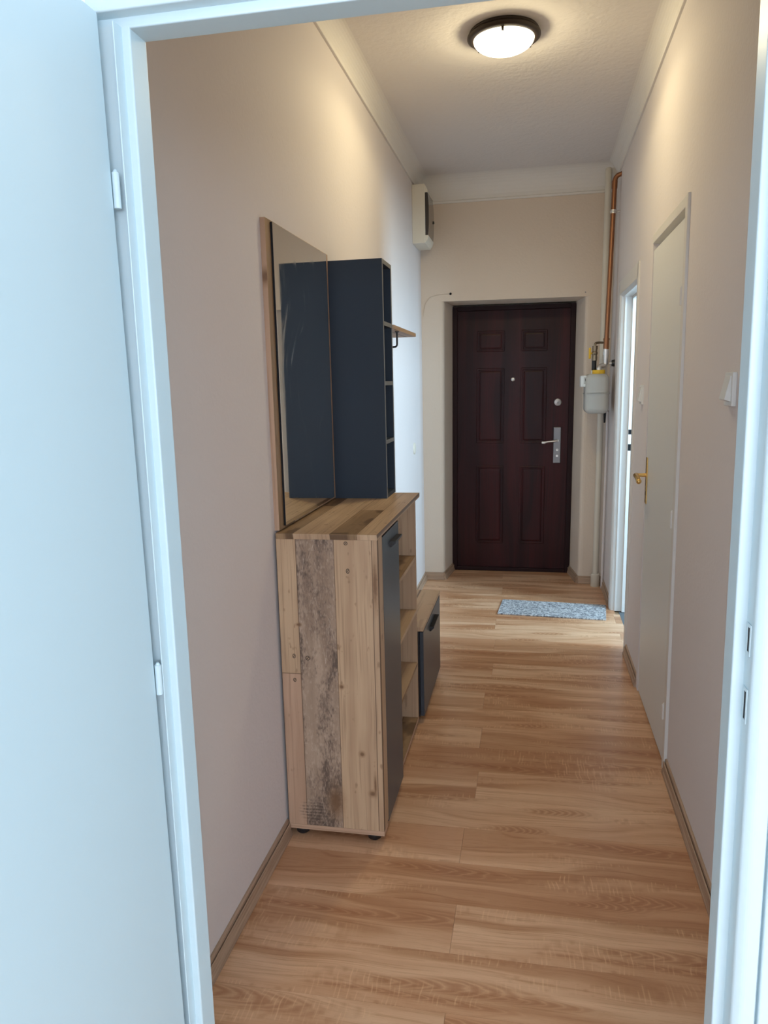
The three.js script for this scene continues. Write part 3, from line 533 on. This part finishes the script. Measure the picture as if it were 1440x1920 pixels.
{
  const put = (n, g, m, par = copper) => obj(n, g.translate(-0.47, -1.66, 5.2), m, par);
  put('pipe', bent([[0.468, 1.70, -5.2], [0.496, 2.736, -5.2], [0.56, 2.738, -5.19]], 0.0145, 0.04, 64, 16), M.copper);
  put('elbow_sleeve', cyl(0.0175, 0.0175, [0.4935, 2.655, -5.2], [0.4945, 2.70, -5.2]), M.copper);
  put('elbow_sleeve', cyl(0.0165, 0.0165, [0.532, 2.737, -5.195], [0.542, 2.738, -5.194]), M.copper);
  put('pipe_socket', mergeGeometries([cyl(0.0175, 0.0175, [0.4675, 1.665, -5.2], [0.469, 1.735, -5.2]), cyl(0.0195, 0.0195, [0.4688, 1.722, -5.2], [0.469, 1.735, -5.2])]), M.copper);
  const cl = put('pipe_clamp', mergeGeometries([cyl(0.0195, 0.0195, [0.4902, 2.505, -5.2], [0.4905, 2.527, -5.2]), new THREE.TorusGeometry(0.0185, 0.004, 8, 20).rotateX(Math.PI / 2).translate(0.4903, 2.516, -5.2).toNonIndexed(), cyl(0.005, 0.005, [0.505, 2.516, -5.2], [0.54, 2.516, -5.2])]), M.chrome);
  put('wall_fitting', mergeGeometries([cyl(0.0165, 0.0175, [0.467, 1.60, -5.2], [0.4675, 1.668, -5.2]), cyl(0.021, 0.021, [0.467, 1.628, -5.2], [0.467, 1.65, -5.2], 6), bent([[0.467, 1.605, -5.2], [0.466, 1.562, -5.2], [0.428, 1.560, -5.185], [0.424, 1.528, -5.17]], 0.0145, 0.016, 40, 14), cyl(0.019, 0.019, [0.4245, 1.528, -5.17], [0.425, 1.545, -5.172], 6)]), M.chrome);
}
const valve = base('gas_valve', [0.40, 1.53, -5.26]);
tag(valve, 'brass gas valve with a yellow lever above the gas meter', 'valve');
{
  const put = (n, g, m, par = valve) => obj(n, g.translate(-0.40, -1.53, 5.26), m, par);
  put('hose', bent([[0.398, 1.515, -5.24], [0.398, 1.60, -5.245]], 0.015, 0.01, 6, 14), M.black);
  put('valve_body', mergeGeometries([cyl(0.019, 0.019, [0.399, 1.595, -5.245], [0.400, 1.622, -5.245], 6), cyl(0.015, 0.015, [0.400, 1.622, -5.245], [0.401, 1.672, -5.245]), cyl(0.019, 0.019, [0.401, 1.668, -5.245], [0.4015, 1.69, -5.245], 6), new THREE.SphereGeometry(0.019, 14, 10).toNonIndexed().translate(0.40, 1.643, -5.245), bent([[0.4015, 1.685, -5.245], [0.402, 1.708, -5.247], [0.43, 1.712, -5.27], [0.455, 1.712, -5.31]], 0.008, 0.012, 24, 10)]), M.oldBrass);
  put('lever', mergeGeometries([cyl(0.006, 0.006, [0.392, 1.643, -5.245], [0.376, 1.643, -5.245]), bx(0.362, 0.376, 1.607, 1.679, -5.255, -5.235, 0.004)]), M.yellow);
}
const bracket = base('pipe_bracket', [0.511, 1.575, -5.2]);
tag(bracket, 'dark round wall bracket behind the chrome elbow of the gas pipe', 'bracket');
obj('bracket_rod', cyl(0.007, 0.007, [-0.022, -0.002, 0], [0.0, 0, 0]), M.chrome, bracket);
obj('bracket_plate', cyl(0.02, 0.024, [-0.006, 0, 0], [0.016, 0, 0]), M.black, bracket);

const riser = base('riser_pipe', [0.455, 0, -5.455]);
tag(riser, 'wide white painted riser pipe running from floor to ceiling in the far right corner', 'pipe');
obj('pipe', cyl(0.0205, 0.0205, [0, 0.04, 0], [0.024, CY, 0], 28), M.riser, riser);
obj('floor_sleeve', lathe([[0, 0], [0.031, 0], [0.0315, 0.088], [0.028, 0.095], [0, 0.095]], 28).translate(0, 0, 0), M.riser, riser);
const thin = base('thin_pipe', [0.497, 0, -5.40]);
tag(thin, 'thin painted pipe below the gas meter beside the white riser', 'pipe');
obj('pipe', cyl(0.008, 0.008, [0, 0, 0], [0.010, 1.26, 0], 16), M.wall, thin);
const stub = tag(obj('pipe_stub', cyl(0.006, 0.008, [0.466, 1.19, -5.16], [0.467, 1.256, -5.16], 12), M.hole), 'short dark pipe stub hanging under the gas meter', 'pipe');

// ------------------------------------------------------------------ small things on the walls and the floor
const mat = tag(obj('doormat', (() => { const s = roundShape([[-0.185, 5.013], [0.485, 4.956], [0.458, 4.646], [-0.207, 4.697]].map((p) => [p[0], p[1]]).reverse(), 0.006); const g = ext(s, 0.006, { bevelEnabled: true, bevelThickness: 0.0015, bevelSize: 0.0015, bevelSegments: 1 }); const p = g.attributes.position, uv = g.attributes.uv; for (let i = 0; i < p.count; i++) uv.setXY(i, p.getX(i) / 0.68, p.getY(i) / 0.34); g.rotateX(-Math.PI / 2); g.translate(0, 0.002, 0); return g; })(), M.felt), 'flecked grey felt doormat on the floor before the entrance door', 'doormat');
function lightSwitch(z, y0, y1, w, label) {
  const s = lean(base('light_switch', [0, 0, z])); tag(s, label, 'light switch');
  obj('switch_plate', bx(-0.011, 0.0005, y0, y1, -w / 2, w / 2, 0.003, 2), M.white, s);
  const h = y1 - y0, r = ext(roundShape([[-0.010, y0 + h * 0.14], [-0.026, y0 + h * 0.2, 0.002], [-0.013, y1 - h * 0.12, 0.002], [-0.010, y1 - h * 0.12]], 0), w * 0.7).translate(0, 0, -w * 0.35); obj('rocker', uvBox(r), M.white, s);
  for (const m of s.children) m.geometry.translate(0, 0, 0);
}
lightSwitch(-2.125, 1.40, 1.488, 0.082, 'white rocker light switch on the right wall near the near doorway');
lightSwitch(-3.80, 1.352, 1.444, 0.082, 'white rocker light switch between the closed door and the open doorway');
const cover = base('wall_socket_cover', [XL, 1.036, -5.075]);
tag(cover, 'round cream blank cover on the left wall beyond the cabinets', 'cover plate');
obj('cover_disc', lathe([[0, 0.012], [0.02, 0.0115], [0.036, 0.008], [0.04, 0.003], [0.04, 0]], 32).rotateZ(-Math.PI / 2), M.ivory, cover);
const wire = base('bell_wire', [-0.583, 2.095, ZB]);
tag(wire, 'thin cream wire curving from a dark hole in the end wall to the left corner', 'wire');
obj('wire_run', tube([[-0.583, 2.095, ZB - 0.004], [-0.59, 2.096, ZB + 0.004], [-0.66, 2.093, ZB + 0.003], [-0.725, 2.078, ZB + 0.003], [-0.762, 2.03, ZB + 0.003], [-0.774, 1.95, ZB + 0.003]].map((p) => [p[0] + 0.583, p[1] - 2.095, p[2] - ZB]), 0.0018, 60, 6), M.peach, wire);
obj('hole_plug', cyl(0.0085, 0.0085, [0.004, 0, -0.003], [0.004, 0, 0.0025], 16), M.hole, wire);
const nail = tag(obj('nail', [cyl(0.002, 0.002, [0.35, 2.064, ZB - 0.01], [0.35, 2.064, ZB + 0.008], 8), cyl(0.0045, 0.0045, [0.35, 2.064, ZB + 0.008], [0.35, 2.064, ZB + 0.0095], 10)], M.steel), 'small nail above the right corner of the entrance recess', 'nail');

renderer.render(scene, camera);
